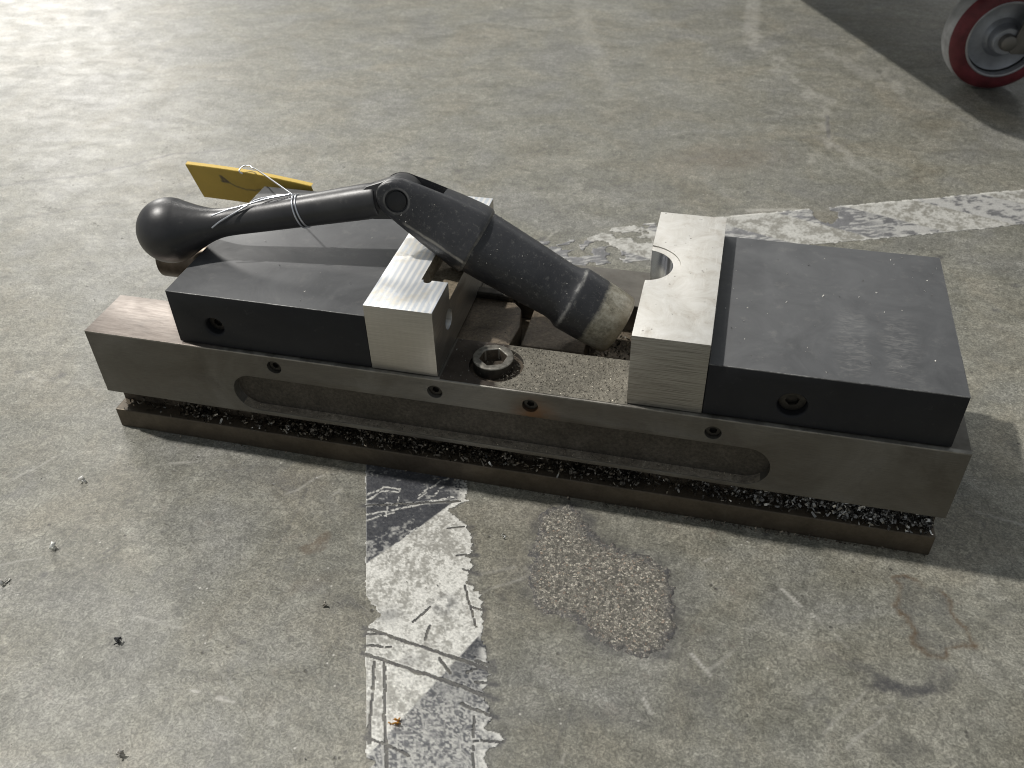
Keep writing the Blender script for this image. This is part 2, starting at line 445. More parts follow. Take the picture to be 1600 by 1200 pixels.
def boolean(me, cutters, op='DIFFERENCE'):
    a = bpy.data.objects.new('work', me); COL.objects.link(a); tmp = []
    for c in cutters:
        k = bpy.data.objects.new('work_cutter', c); COL.objects.link(k); tmp.append(k)
        md = a.modifiers.new('b', 'BOOLEAN'); md.operation = op; md.object = k; md.solver = 'EXACT'
    dg = bpy.context.evaluated_depsgraph_get(); dg.update()
    out = bpy.data.meshes.new_from_object(a.evaluated_get(dg))
    for k in tmp+[a]: bpy.data.objects.remove(k)
    return out
def edge_bevel(me, w, ang=.6, segs=2):
    bm = bmesh.new(); bm.from_mesh(me)
    bmesh.ops.remove_doubles(bm, verts=bm.verts, dist=1e-6)
    bmesh.ops.dissolve_limit(bm, angle_limit=.01, verts=bm.verts, edges=bm.edges)
    es = [e for e in bm.edges if len(e.link_faces) == 2 and e.calc_face_angle(0) > ang]
    bmesh.ops.bevel(bm, geom=es, offset=w*S, segments=segs, affect='EDGES', profile=.5, clamp_overlap=True)
    bmesh.ops.triangulate(bm, faces=[f_ for f_ in bm.faces if len(f_.verts) > 4])
    return me_from(bm)
def autosmooth(me, ang=.6):
    me.shade_smooth()
    bm = bmesh.new(); bm.from_mesh(me)
    for e in bm.edges: e.smooth = not (len(e.link_faces) == 2 and e.calc_face_angle(0) > ang)
    bm.to_mesh(me); bm.free()
def hexpts(cx, cy, r, rot=0): return circ(cx, cy, r, 6, rot, rot+2*math.pi)
def tube(paths, r, n=8):
    bm = bmesh.new()
    for P in paths:
        P = [Vector(p)*S for p in P]; up = Vector((0, 0, 1)); rings = []
        for i, p in enumerate(P):
            t = (P[min(i+1, len(P)-1)]-P[max(i-1, 0)]).normalized()
            u = t.cross(up)
            if u.length < .05: u = t.cross(Vector((0, 1, 0)))
            u.normalize(); v = t.cross(u)
            rings.append([bm.verts.new(p+(u*math.cos(2*math.pi*k/n)+v*math.sin(2*math.pi*k/n))*r*S) for k in range(n)])
        for A, B in zip(rings, rings[1:]):
            for k in range(n): bm.faces.new((A[k], A[(k+1) % n], B[(k+1) % n], B[k]))
        bm.faces.new(rings[0][::-1]); bm.faces.new(rings[-1])
    return me_from(bm)
def spline(pts, n=10):
    out = []; P = [pts[0]]+list(pts)+[pts[-1]]
    for i in range(1, len(P)-2):
        for k in range(n):
            t = k/n
            out.append(tuple(.5*(2*P[i][c]+(P[i+1][c]-P[i-1][c])*t+(2*P[i-1][c]-5*P[i][c]+4*P[i+1][c]-P[i+2][c])*t*t+(3*P[i][c]-P[i-1][c]-3*P[i+1][c]+P[i+2][c])*t**3) for c in range(3)))
    out.append(tuple(pts[-1])); return out
def np_mesh(name, verts, faces):
    me = bpy.data.meshes.new(name); nv, nf, k = len(verts), len(faces), faces.shape[1]
    me.vertices.add(nv); me.vertices.foreach_set('co', np.ascontiguousarray(verts, np.float32).ravel())
    me.loops.add(nf*k); me.loops.foreach_set('vertex_index', np.ascontiguousarray(faces, np.int32).ravel())
    me.polygons.add(nf); me.polygons.foreach_set('loop_start', np.arange(nf, dtype=np.int32)*k)
    me.update(calc_edges=True); me.validate(); return me
def set_color(me, name, rgb):
    a = me.attributes.new(name, 'FLOAT_COLOR', 'POINT')
    c = np.ones((len(rgb), 4), np.float32); c[:, :3] = rgb
    a.data.foreach_set('color', c.ravel())
def grid_faces(nx, ny):
    i, j = np.meshgrid(np.arange(nx-1), np.arange(ny-1), indexing='ij')
    a = i*ny+j
    return np.stack([a, a+ny, a+ny+1, a+1], -1).reshape(-1, 4)

RE = [(-70, 73), (26, 74), (45, 72.3), (47, 73.5), (49, 66), (53, 60), (58, 62), (65, 66.6), (72, 71), (80, 72), (94.5, 71.8), (96, 66.6), (98, 70), (105, 70.8), (112, 66.8), (118, 66.7), (123, 69.6), (126, 73), (140, 73.4), (153, 73.1), (162, 72.2), (175, 73.1), (188, 72.5), (198, 68.5), (203, 71.4), (214, 70.4), (219, 66.3), (223, 74.2), (227, 77), (231, 73.7), (232, 66.1), (242, 65.4), (300, 66)]
CUTS = [((40.7, -1), (46.1, 67), .5), ((142.7, -1), (184.4, 76), .75), ((161.1, -1), (202.9, 76), .75), ((168, 11.6), (300, 11.9), .6), ((168.5, 5.8), (219, 2.6), .5),
        ((215, 0), (229.4, 24.4), .45), ((209.6, 61.2), (241, 58.3), .4), ((143, 29.6), (133, 41), .45), ((157, 36.1), (147, 40.1), .5), ((94.5, 60), (96, 74), .5),
        ((107, 64), (112, 74), .6), ((148, 0), (150, 13), .6), ((156, 0), (159, 16), .5), ((190, 64), (193, 76), .6), ((183, 60), (178, 76), .45), ((176, 66), (181, 76), .7), ((203, 55), (214, 74), .6), ((226, 60), (229, 74), .5), ((70, 56), (71, 73), .4), ((120, 64), (152, 68), .4), ((137, 66), (141, 74), .5), ((171, 44), (182, 50), .5)]
# ================================================================== the floor
PATCH = [(338, -18), (348, -10), (358, -5), (364, -12), (376, -28), (388, -36), (399, -39), (414, -41), (430, -49), (434, -69), (438, -92), (434, -111), (420, -118), (401, -117), (385, -106), (379, -103), (358, -101), (347, -88), (342, -68), (340, -47)]
def build_floor():
    xs = np.concatenate([np.geomspace(-30000, -900, 24)[:-1] if False else -np.geomspace(900, 30000, 24)[::-1], np.arange(-880, -260, 6), np.arange(-260, 760, 1.5), np.arange(760, 1200, 6), np.geomspace(1210, 30000, 24)])
    ys = np.concatenate([-np.geomspace(330, 30000, 24)[::-1], np.arange(-322, 120, 1.5), np.arange(120, 520, 3.0), np.arange(520, 1300, 6), np.geomspace(1310, 30000, 24)])
    X, Y = np.meshgrid(xs, ys, indexing='ij'); x, y = X.ravel(), Y.ravel()
    wx = x+(fbm(x/14, y/14, 4, 3)-.5)*26; wy = y+(fbm(x/14, y/14, 4, 40)-.5)*26
    br = np.zeros_like(x); dk = np.zeros_like(x); lt = np.zeros_like(x)
    def blob(cx, cy, rx, ry, ang=0, soft=.5):
        c, s = math.cos(ang), math.sin(ang)
        u = ((wx-cx)*c+(wy-cy)*s)/rx; v = (-(wx-cx)*s+(wy-cy)*c)/ry
        return 1-sm(1-soft, 1+soft, np.hypot(u, v))
    br += .62*blob(194, -76, 11, 7, .8, .35)
    br += .22*blob(205, -108, 16, 7, .6, .6)
    br += .30*blob(430, 560, 60, 30, .3, .8)+.22*blob(520, 430, 60, 26, .2, .8)
    # tide-marked stain right of the vise
    wet = [(566, -24), (574, -30), (570, -40), (566, -46), (571, -54), (578, -62), (577, -70), (585, -80), (595, -78), (598, -70), (612, -66), (610, -56), (603, -46), (600, -34), (590, -26), (578, -20)]
    w2x = x+(fbm(x/9, y/9, 4, 61)-.5)*9; w2y = y+(fbm(x/9, y/9, 4, 77)-.5)*9
    sd = inpoly(w2x, w2y, wet)
    br += 1.0*np.exp(-(sd/1.5)**2)*sm(.30, .52, fbm(x/16, y/16, 3, 8))
    dk += .36*sm(-1, 2, sd)*sm(.25, .55, fbm(x/14, y/14, 4, 140))
    # violet-grey scrape arc
    dk += .85*blob(566, -105, 23, 7.5, .28, .35)+.45*blob(540, -97, 19, 4.5, -.35, .5)+.50*blob(590, -93, 10, 7, .5, .5)
    dk += .40*blob(236, -116, 13, 6, .3, .6)+.22*blob(215, -112, 14, 4, 0, .7)
    dk += .25*blob(225, -125, 5, 4)
    pp = inpoly(wx*.5+x*.5, wy*.5+y*.5, PATCH)
    dk += .62*np.exp(-np.maximum(-pp-1, 0)/3.2)*(pp < 4)*sm(.28, .58, fbm(x/11, y/11, 4, 88))
    dk += .30*blob(446, -90, 10, 26, .1, .8)+.25*blob(334, -75, 7, 20, 0, .8)+.35*blob(405, -160, 40, 9, .2, .8)+.3*blob(455, -128, 16, 9, .6, .7)
    dk += .30*blob(130, -25, 55, 14, -.1, .8)+.2*blob(60, -140, 30, 12, .4, .8)
    dk += .45*blob(-401, 762, 14, 9, 0, .5)+.35*blob(40, 830, 12, 7)+.25*blob(-310, 520, 40, 5, .4)
    dk += .32*blob(560, -140, 12, 8)+.22*blob(340, 470, 40, 12, .1, .9)+.26*blob(545, 480, 45, 9, -.2, .8)
    # scattered dark crumbs and bruises
    for _ in range(150):
        cx, cy = rng.uniform(-250, 720), rng.uniform(-310, 500)
        s = rng.uniform(1.2, 3.2)*(1+max(cy, 0)/500)
        k = (abs(x-cx) < 14) & (abs(y-cy) < 14)
        dk[k] += rng.uniform(.2, .7)*(1-sm(.5, 1.5, np.hypot((x[k]-cx)/s, (y[k]-cy)/s*rng.uniform(.8, 1.8))))
    # hairline cracks, scratches and pale streaks
    def line(P, wd, amp, tgt, wob=3, brk=0):
        o = np.zeros_like(x)
        xx = x+(fbm(x/30, y/30, 4, 20)-.5)*wob*4; yy = y+(fbm(x/30, y/30, 4, 55)-.5)*wob*4
        for A, B in zip(P, P[1:]):
            dd, t = seg(xx, yy, A, B); o = np.maximum(o, 1-sm(wd*.5, wd*1.5, dd))
        if brk: o *= sm(brk-.08, brk+.08, fbm(x/12, y/12, 3, 31))
        tgt += amp*o
    line([(-420, 322), (-365, 333), (-280, 379), (-204, 448), (-150, 470)], 2.6, .55, dk, 5)
    line([(-330, 250), (-250, 300), (-205, 318)], 2.2, .35, dk, 5)
    line([(545, 700), (545, 640)], 2.4, .75, dk, 2)
    line([(150, 1150), (180, 1010), (277, 715)], 11, .13, lt, 3)
    line([(438, 1150), (440, 985)], 11, .26, lt, 1)  # light reflection on the floor, painted as a pale streak
    line([(442, 975), (470, 905), (520, 790), (548, 700), (545, 620), (520, 560)], 8, .24, lt, 14, .40)
    line([(548, 930), (590, 880), (640, 800)], 20, .22, lt, 10, .45)
    line([(545, 620), (575, 570), (600, 540)], 4, .22, lt, 8)
    line([(460, 440), (505, 452)], 3, .45, lt, 2)
    line([(152, -196), (199, -199)], 1.0, .7, lt, 1, .40)
    line([(199, -199), (225, -206)], 1.4, .3, lt, 1, .45)
    line([(496, -45), (521, -66)], .9, .75, lt, 1, .42)
    line([(521, -66), (540, -84)], .9, .35, lt, 1, .5)
    line([(449, -109), (461, -121)], .95, .8, lt, .5)
    line([(425, -144), (431, -153)], .9, .7, lt, .5)
    line([(172, -84), (172, -30)], .8, .40, dk, 1.5)
    line([(60, -118), (66, -108)], .8, .5, dk, .5); line([(63, -121), (69, -111)], .8, .5, dk, .5)
    line([(390, -118), (376, -260)], .8, .28, dk, 2)
    line([(600, -10), (625, 5), (628, 40), (618, 60)], 1.0, .45, dk, 4, .40)
    line([(628, 10), (700, -6)], 1.0, .3, dk, 4, .42)
    for _ in range(85):
        cx, cy = rng.uniform(-200, 720), rng.uniform(-300, 420)
        a = rng.normal(.2, .7); L = rng.uniform(6, 42)
        k = (abs(x-cx) < 60) & (abs(y-cy) < 60)
        dd, t = seg(x[k]+(fbm(x[k]/12, y[k]/12, 2, 5)-.5)*5, y[k], (cx, cy), (cx+L*math.cos(a), cy+L*math.sin(a)))
        o = (1-sm(.4, 1.5, dd))*rng.uniform(.12, .40)
        if rng.random() < .62: lt[k] += o
        else: dk[k] += o
    # dirt and shadow lines painted dark in the tape's cuts and torn edge
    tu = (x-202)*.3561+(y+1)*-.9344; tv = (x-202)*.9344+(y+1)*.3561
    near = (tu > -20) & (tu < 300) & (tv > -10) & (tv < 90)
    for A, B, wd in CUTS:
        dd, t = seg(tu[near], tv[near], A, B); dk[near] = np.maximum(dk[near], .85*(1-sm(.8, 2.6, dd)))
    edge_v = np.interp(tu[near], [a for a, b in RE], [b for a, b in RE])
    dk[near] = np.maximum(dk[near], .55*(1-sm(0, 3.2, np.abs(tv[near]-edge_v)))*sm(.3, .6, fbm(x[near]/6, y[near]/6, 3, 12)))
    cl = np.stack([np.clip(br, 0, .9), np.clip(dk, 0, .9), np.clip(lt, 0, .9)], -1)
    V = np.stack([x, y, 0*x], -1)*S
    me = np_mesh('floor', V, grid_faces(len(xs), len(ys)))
    a = me.attributes.new('stain_and_light', 'FLOAT_VECTOR', 'POINT'); a.data.foreach_set('vector', cl.astype(np.float32).ravel())
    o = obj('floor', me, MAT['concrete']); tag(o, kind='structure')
build_floor()

def build_patch():
    P = PATCH
    st = .8
    xs = np.arange(330, 446, st); ys = np.arange(-126, 4, st)
    X, Y = np.meshgrid(xs, ys, indexing='ij'); x, y = X.ravel(), Y.ravel()
    wx = x+(fbm(x/8, y/8, 4, 5)-.5)*9+(fbm(x/2, y/2, 3, 6)-.5)*4; wy = y+(fbm(x/8, y/8, 4, 9)-.5)*9+(fbm(x/2, y/2, 3, 16)-.5)*4
    sd = inpoly(wx, wy, P)
    g = vn(x/1.3, y/1.3)*.6+vn(x/2.7+50, y/2.7)*.8+vn(x/.8+9, y/.8+80)*.35
    z = -.8+sm(-2.5, 2.0, sd)*1.25+(g-.85)*1.0*sm(-3, 3, sd)+.2*sm(0, 8, sd)
    V = np.stack([x, y, z], -1)*S
    F = grid_faces(len(xs), len(ys)); F = F[(sd[F] > -4).any(1)]
    used, inv = np.unique(F, return_inverse=True)
    me = np_mesh('floor_patch', V[used], inv.reshape(F.shape))
    rim = (1-sm(0, 9, sd+(fbm(x/6, y/6, 3, 90)-.5)*9))*.9
    a = me.attributes.new('rim', 'FLOAT', 'POINT'); a.data.foreach_set('value', rim[used].astype(np.float32))
    o = obj('floor_patch', me, MAT['patch']); tag(o, kind='structure')
build_patch()

# ================================================================== floor tape
WHITE = np.array((.79, .78, .725)); BLACK = np.array((.052, .055, .064)); GREY = np.array((.20, .20, .205)); CONC = np.array((.20, .19, .16))
def tape(name, origin, eu, ev, U, st, keep, paint, label):
    us = np.arange(U[0], U[1]+st, st); vs = np.arange(-6, 88, st)
    A, B = np.meshgrid(us, vs, indexing='ij'); u, v = A.ravel(), B.ravel()
    x = origin[0]+u*eu[0]+v*ev[0]; y = origin[1]+u*eu[1]+v*ev[1]
    k = keep(u, v); col = paint(u, v)
    z = .28+(fbm(u/14, v/14, 3, 12)-.5)*.16
    F = grid_faces(len(us), len(vs)); F = F[k[F].all(1)]
    used, inv = np.unique(F, return_inverse=True); F = inv.reshape(F.shape)
    x, y, z, col = x[used], y[used], z[used], col[used]; n = len(x)
    # a skirt of wall faces along every torn edge gives the sheet its thickness
    E = np.concatenate([F[:, [0, 1]], F[:, [1, 2]], F[:, [2, 3]], F[:, [3, 0]]])
    key = np.sort(E, 1); kk = key[:, 0].astype(np.int64)*n+key[:, 1]
    uq, idx, cnt = np.unique(kk, return_index=True, return_counts=True)
    be = E[idx[cnt == 1]]
    V = np.concatenate([np.stack([x, y, z], -1), np.stack([x, y, 0*z+.02], -1)])*S
    W = np.stack([be[:, 0], be[:, 0]+n, be[:, 1]+n, be[:, 1]], -1)
    me = np_mesh(name, V, np.concatenate([F, W]))
    set_color(me, 'tone', np.concatenate([col, col*.6]))
    return tag(obj(name, me, MAT['tape']), label, 'floor tape')

def keep1(u, v):
    r0 = np.interp(u, [a for a, b in RE], [b for a, b in RE])
    rr = r0+(fbm(u/3.2, v/9, 4, 2)-.5)*5+(fbm(u/1.1, v/5, 2, 66)-.5)*2.4
    l = .4+(fbm(u/2.5, v/6, 3, 30)-.5)*1.1
    l = l+8.5*np.exp(-((u-133)/8.5)**2)*(.6+.8*fbm(u/3, v/3, 3, 19))+2.6*np.exp(-((u-213)/3)**2)+5*np.exp(-((u-231)/2.2)**2)
    ok = (v > l) & (v < rr)
    wu = u+(fbm(u/6, v/6, 3, 70)-.5)*1.6; wv = v+(fbm(u/6, v/6, 3, 74)-.5)*1.6
    for A, B, wd in CUTS:
        dd, t = seg(wu, wv, A, B)
        ok &= dd > wd*(.30+1.15*fbm(u/6, v/6, 3, 44))*(1 if math.dist(A, B) > 40 else .8)
    return ok
def paint1(u, v):
    n1 = fbm(u/5, v/5, 5, 100); n2 = fbm(u/1.3, v/1.3, 4, 130); n3 = fbm(u/18, v/18, 4, 150)
    b1 = np.interp(v, [-10, 0, 30, 62, 90], [96, 93.5, 72, 46.5, 25])     # black above this line
    b2 = np.interp(v, [-10, 2, 71.6, 90], [238, 226.3, 156, 138])        # white above this line
    e = (n2-.5)*1.6
    white = np.clip(sm(-.5, .5, u-b1+e), 0, 1)*np.clip(sm(.5, -.5, u-b2+e*.7), 0, 1)
    dirt = sm(.40, .64, n1*.45+n2*.55+.35*(n3-.5))
    cw = WHITE*(1-.0*dirt)[:, None]
    cw = cw*(1-.68*dirt[:, None])+CONC*.68*dirt[:, None]
    cw = cw*(.66+.60*np.clip(fbm(u/.9, v/.9, 3, 177), .2, .8)[:, None])
    # grey scuffs near the middle of the white bar
    sc_ = np.exp(-(((u-133)/7)**2+((v-50)/9)**2))*sm(.35, .55, n1)+.75*np.exp(-(((u-136)/5)**2+((v-15)/8)**2))+.5*np.exp(-(((u-170)/5)**2+((v-26)/10)**2))*sm(.4, .55, n1)
    cw = cw*(1-.75*np.clip(sc_, 0, 1)[:, None])+GREY*.5*np.clip(sc_, 0, 1)[:, None]
    worn = sm(150, 215, u)                            # the lower black bar is scratched pale
    cb = BLACK*(.75+.5*n1[:, None])
    scr = np.zeros_like(u)
    r2 = np.random.default_rng(31)
    for _ in range(520):
        cu, cv = r2.uniform(140, 300), r2.uniform(0, 74); a_ = r2.choice([0.05, 1.5, .45, 1.1, -.5])+r2.normal(0, .25); L_ = r2.uniform(3, 26)*r2.random()
        k = (np.abs(u-cu) < L_+2) & (np.abs(v-cv) < L_+2)
        dd, t = seg(u[k], v[k], (cu-L_/2*math.cos(a_), cv-L_/2*math.sin(a_)), (cu+L_/2*math.cos(a_), cv+L_/2*math.sin(a_)))
        scr[k] = np.maximum(scr[k], sm(r2.uniform(.55, .95), .1, dd)*r2.uniform(.2, .85))
    scr = np.clip(np.maximum(scr, np.maximum(sm(.40, .60, n1*.30+n2*.45+n3*.25)*.58, sm(.50, .62, n2)*.8)), 0, 1)*(worn*.85+.05)
    cb = cb+worn[:, None]*.045
    cb = cb*(1-scr[:, None])+(WHITE*.80)*scr[:, None]
    # scuffs and pale scratches on the upper black bar
    up = 1-worn
    s2 = np.zeros_like(u)
    for A, B, wd in [((31, 1), (25, 14), .8), ((25, 14), (28, 24), .7), ((36, 1), (29, 12), .7), ((29, 12), (31, 24), .7), ((31, 24), (28, 25), .7), ((36, 38), (22, 60), .6), ((34, 44), (40, 38), .7), ((40, 46), (30, 56), .6),
                     ((50, 1), (46, 30), .9), ((46, 30), (42, 62), 1.0), ((55, 1), (50, 20), .6), ((96, 1), (78, 24), .7), ((78, 24), (66, 36), .5), ((107, 1), (88, 22), 1.1), ((88, 22), (70, 40), .5), ((40, 16), (53, 14), .5), ((44, 22), (36, 24), .4)]:
        dd, t = seg(u+(n1-.5)*3, v+(n1-.5)*3, A, B); s2 = np.maximum(s2, (1-sm(wd*.4, wd*1.5, dd)))
    s2 = np.maximum(s2*sm(.30, .5, n2), .35*sm(.6, .74, n2*.4+n1*.6)*up)
    s2 = np.maximum(s2, .85*sm(60, 71, v+(n1-.5)*14)*(u < 62)*sm(.3, .5, n2))
    cb = cb*(1-(s2*up)[:, None])+WHITE*.86*(s2*up)[:, None]
    sm2 = ((u > b1-26*(1-v/60)) & (u < b1) & (v < 34))*sm(.50, .66, n2*.35+n1*.65)*.45
    cb = cb*(1-sm2[:, None])+WHITE*.8*sm2[:, None]
    c = cw*white[:, None]+cb*(1-white[:, None])
    # paler torn rims
    r0 = np.interp(u, [a for a, b in RE], [b for a, b in RE])
    rim = np.clip(sm(7, 1, r0-v)*.75*sm(.3, .6, n1)+sm(1.8, .2, v)*.8, 0, 1)
    c = c*(1-rim[:, None])+WHITE*rim[:, None]
    for A, B, wd in CUTS:
        dd, t = seg(u, v, A, B); q = sm(wd+1.7, wd+.7, dd)*.30*(n1 > .45)
        c = c*(1-q[:, None])+WHITE*q[:, None]
    return np.clip(c, 0, .9)
tape('floor_tape', (202, -1), (.3561, -.9344), (.9344, .3561), (-60, 300), .7, keep1, paint1,
     'black and white striped hazard tape with torn edge running from the vise toward the viewer')
def keep2(u, v):
    rr = 71+(fbm(u/6, v/9, 4, 302)-.5)*5; l = 1+(fbm(u/5, v/9, 4, 330)-.5)*4
    # ragged worn-off stretches
    n = fbm(u/13, v/13, 5, 350)
    lost = (n < .41) & (u < 165)
    lost |= (np.hypot((u-322)/11, (v-60)/34)+(n-.5)*1.6 < .9)
    lost |= (u < 150) & (v > 42+(n-.5)*50+u*.16)
    return (v > l) & (v < rr) & ~lost & (u > (n-.5)*40)
def paint2(u, v):
    n1 = fbm(u/8, v/8, 5, 400); n2 = fbm(u/2, v/2, 4, 430)
    ph = (u+v*1.15+22) % 150
    black = sm(-1, 1, ph-75+(n2-.5)*3)*(1-sm(-1, 1, ph-149))
    dirt = sm(.40, .62, n1*.55+n2*.45)
    cw = WHITE*.66*(1-.80*dirt[:, None])+CONC*.80*dirt[:, None]
    cb = GREY*(.6+.6*n1[:, None]); w = sm(.50, .64, fbm(u/9, v/2.2, 4, 480))
    w = np.maximum(w, sm(350, 380, u)*sm(.40, .52, n1))
    cb = cb*(1-.42*w[:, None])+WHITE*.42*w[:, None]
    c = cw*(1-black[:, None])+cb*black[:, None]
    rim = np.clip(sm(4, .5, v)*.9+sm(66, 70, v)*.9, 0, 1)*sm(.3, .5, n1); c = c*(1-rim[:, None])+WHITE*.9*rim[:, None]
    return np.clip(c, 0, .9)
tape('floor_tape', (258, 276), (.9298, .3681), (-.3681, .9298), (0, 640), 1.3, keep2, paint2,
     'worn pale striped hazard tape crossing the floor behind the vise')

# ================================================================== the vise
L = 593.8
VB = (297, 79, 0)
vise = empty('machine_vise', VB, 'long steel machine vise with black jaws and bright aluminium jaw plates lying on the concrete', 'vise')

def stadium(x0, x1, zc, r_): return circ(x1-r_, zc, r_, 20, -math.pi/2, math.pi/2)+circ(x0+r_, zc, r_, 20, math.pi/2, 1.5*math.pi)
SCREWS = [(146, 81.6), (262.1, 80.2), (327.2, 79.8), (445, 79.0)]
front = box(0, L, 0, 47, 35.2, 91)
cut = [prism(stadium(109.6, 483.5, 54.6, 15.6), 'y', -5, 7.5)]
cut += [prism(circ(x, z, 5.2, 28), 'y', -5, 6) for x, z in SCREWS]
cut += [prism(circ(299, 23.5, 18.5, 40), 'z', 87.6, 99)]
fr = boolean(front, cut); fr = edge_bevel(fr, .55, .5)
autosmooth(fr, .5); body = obj('body', fr, MAT['body'], vise)
# the milled recess is darker; its ledge is painted pale as if lit
fr.materials.append(MAT['recess']); fr.materials.append(MAT['ledge'])
for p_ in fr.polygons:
    c = (p_.center+Vector(VB)*S)/S
    if 5.5 < c.y < 7.8 and 36 < c.z < 74 and p_.normal.y < -.5: p_.material_index = 1
    if .3 < c.y < 7.6 and 38.5 < c.z < 43.5 and p_.normal.z > .5: p_.material_index = 2
bedc = boolean(box(266, 390, 1.2, 46.2, 90.2, 91.35), [prism(circ(299, 23.5, 18.5, 40), 'z', 85, 99)])
obj('bed_surface', bedc, MAT['bed'], vise)
obj('groove_wall', box(1.5, L-1.5, 12.5, 47, 17.2, 35.2), MAT['groove'], vise)
fl = edge_bevel(box(.6, L-1.2, -.4, 158, 0, 17.4), .7); obj('base_flange', fl, MAT['flange'], vise)
rear = boolean(box(75, L, 111, 158, 17.4, 91), [])
obj('rear_rail', edge_bevel(rear, .6), MAT['body'], vise)
obj('channel_floor', box(75, L-.5, 47, 111, 17.4, 68), MAT['channel'], vise)
nut = prism([(150, 48.5), (301, 48.5), (303.5, 72), (299.5, 94), (288, 107), (150, 109)], 'z', 68, 88.3, .8)
obj('slide_nut', nut, MAT['channel'], vise)
obj('channel_block', edge_bevel(box(306, 352, 62, 110, 68, 80), 1.0), MAT['channel'], vise)
obj('keeper_bar', edge_bevel(box(240, 292, 101, 109.5, 88.4, 94), 1.6, .6, 3), MAT['screw'], vise)
bs = lathe([(22, 0), (22, 13), (24, 15.5), (76, 15.5), (76, 0)], 48); bs.transform(Matrix.Translation(Vector((0, 82, 107))*S))
autosmooth(bs, .5); obj('screw_boss', bs, MAT['boss'], vise)
for x, z in SCREWS:
    s_ = boolean(prism(circ(x, z, 4.7, 24), 'y', 2.6, 7), [prism(hexpts(x, z, 2.6, .3), 'y', 1, 5.2)])
    so = obj('set_screw', s_, MAT['screw'], body); 
# cap screw standing in its counterbore
cs = boolean(prism(circ(296.5, 25, 13.8, 48), 'z', 78, 96.6), [prism(hexpts(296.5, 25, 9.6, .35), 'z', 82, 103)])
cs = edge_bevel(cs, .9, .5, 3); autosmooth(cs, .5)
INNER = [i for i, p_ in enumerate(cs.polygons) if math.hypot(p_.center.x/S-296.5, p_.center.y/S-25) < 9.2 and p_.center.z/S < 95.5]
SIDE = [i for i, p_ in enumerate(cs.polygons) if math.hypot(p_.center.x/S-296.5, p_.center.y/S-25) > 13.4 and p_.center.z/S < 95]
obj('cap_screw', cs, MAT['cap'], vise); cs.materials.append(MAT['groove']); cs.materials.append(MAT['screw'])
for i in INNER: cs.polygons[i].material_index = 1
for i in SIDE: cs.polygons[i].material_index = 2
obj('counterbore_floor', prism(circ(299, 23.5, 18.4, 40), 'z', 86.6, 87.75), MAT['groove'], vise)

def jaw(name, x0, x1, z1, hx, hz, hr, mat, depth=9):
    cone = bmesh.new(); bmesh.ops.create_cone(cone, cap_ends=True, segments=36, radius1=(hr+2.6)*S, radius2=(hr-.6)*S, depth=3.2*S,
        matrix=Matrix.Translation(Vector((hx, 3.2, hz))*S) @ Matrix.Rotation(-math.pi/2, 4, 'X'))
    me = boolean(box(x0, x1, 3, 155.4, 91.6, z1), [prism(circ(hx, hz, hr, 32), 'y', -4, 3+depth), me_from(cone)])
    me = edge_bevel(me, .8, .5, 2); autosmooth(me, .5)
    o = obj(name, me, mat, vise); me.materials.append(MAT['worn_edge'])
    for p_ in me.polygons:
        if .2 < p_.normal.z < .97 and p_.center.z/S > z1-1.2: p_.material_index = 1
    t = boolean(prism(circ(hx, hz, hr-.4, 28), 'y', 3+depth*.62, 3+depth+1), [prism(hexpts(hx, hz, hr*.5, .2), 'y', 0, 3+depth*.9)])
    obj('jaw_screw', t, MAT['screw'], o)
    return o
jaw('movable_jaw', 75.4, 218, 133.6, 105.7, 108, 6.6, MAT['jaw'])
jaw('fixed_jaw', 436.5, 582.5, 130.4, 488.5, 107, 8.6, MAT['jaw2'])

pl = boolean(box(218.3, 264.3, 2.6, 155.6, 91.5, 142.4), [
    box(246, 275, 38.6, 128, 129, 150), prism(circ(250.3, 37.9, 2.7, 20), 'z', 129.01, 150), prism(circ(250.3, 128.7, 2.7, 20), 'z', 129.01, 150),
    prism(circ(34, 116.5, 7.2, 32), 'x', 252, 270)])
pl = edge_bevel(pl, .35, .5, 2); autosmooth(pl, .4)
POCK = [i for i, p_ in enumerate(pl.polygons) if 245.6 < p_.center.x/S < 264.1 and 128.8 < p_.center.z/S < 142.1 and 34.9 < p_.center.y/S < 131.5]
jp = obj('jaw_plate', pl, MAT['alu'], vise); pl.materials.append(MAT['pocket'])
for i in POCK: pl.polygons[i].material_index = 1  # pocket faces browner than the rest of the plate
jp['label'] = 'bright milled aluminium jaw plate on the movable jaw'
pr_ = boolean(box(389.4, 436.2, 2.6, 155.6, 91.5, 144.6), [
    prism(circ(386.5, 84.5, 24, 48), 'z', 143.6, 150), prism(circ(386.5, 84.5, 19, 48), 'z', 104, 150), prism(circ(34, 116.5, 7.2, 32), 'x', 380, 400)])
pr_ = edge_bevel(pr_, .3, .5, 2); autosmooth(pr_, .4)
NOTCH = [i for i, p_ in enumerate(pr_.polygons) if p_.center.z/S < 143.5 and abs(p_.normal.z) < .3 and math.hypot(p_.center.x/S-386.5, p_.center.y/S-84.5) < 19.4]
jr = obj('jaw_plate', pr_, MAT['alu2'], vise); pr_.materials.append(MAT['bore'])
for i in NOTCH: pr_.polygons[i].material_index = 1
jr['label'] = 'dull mottled aluminium jaw plate on the fixed jaw'

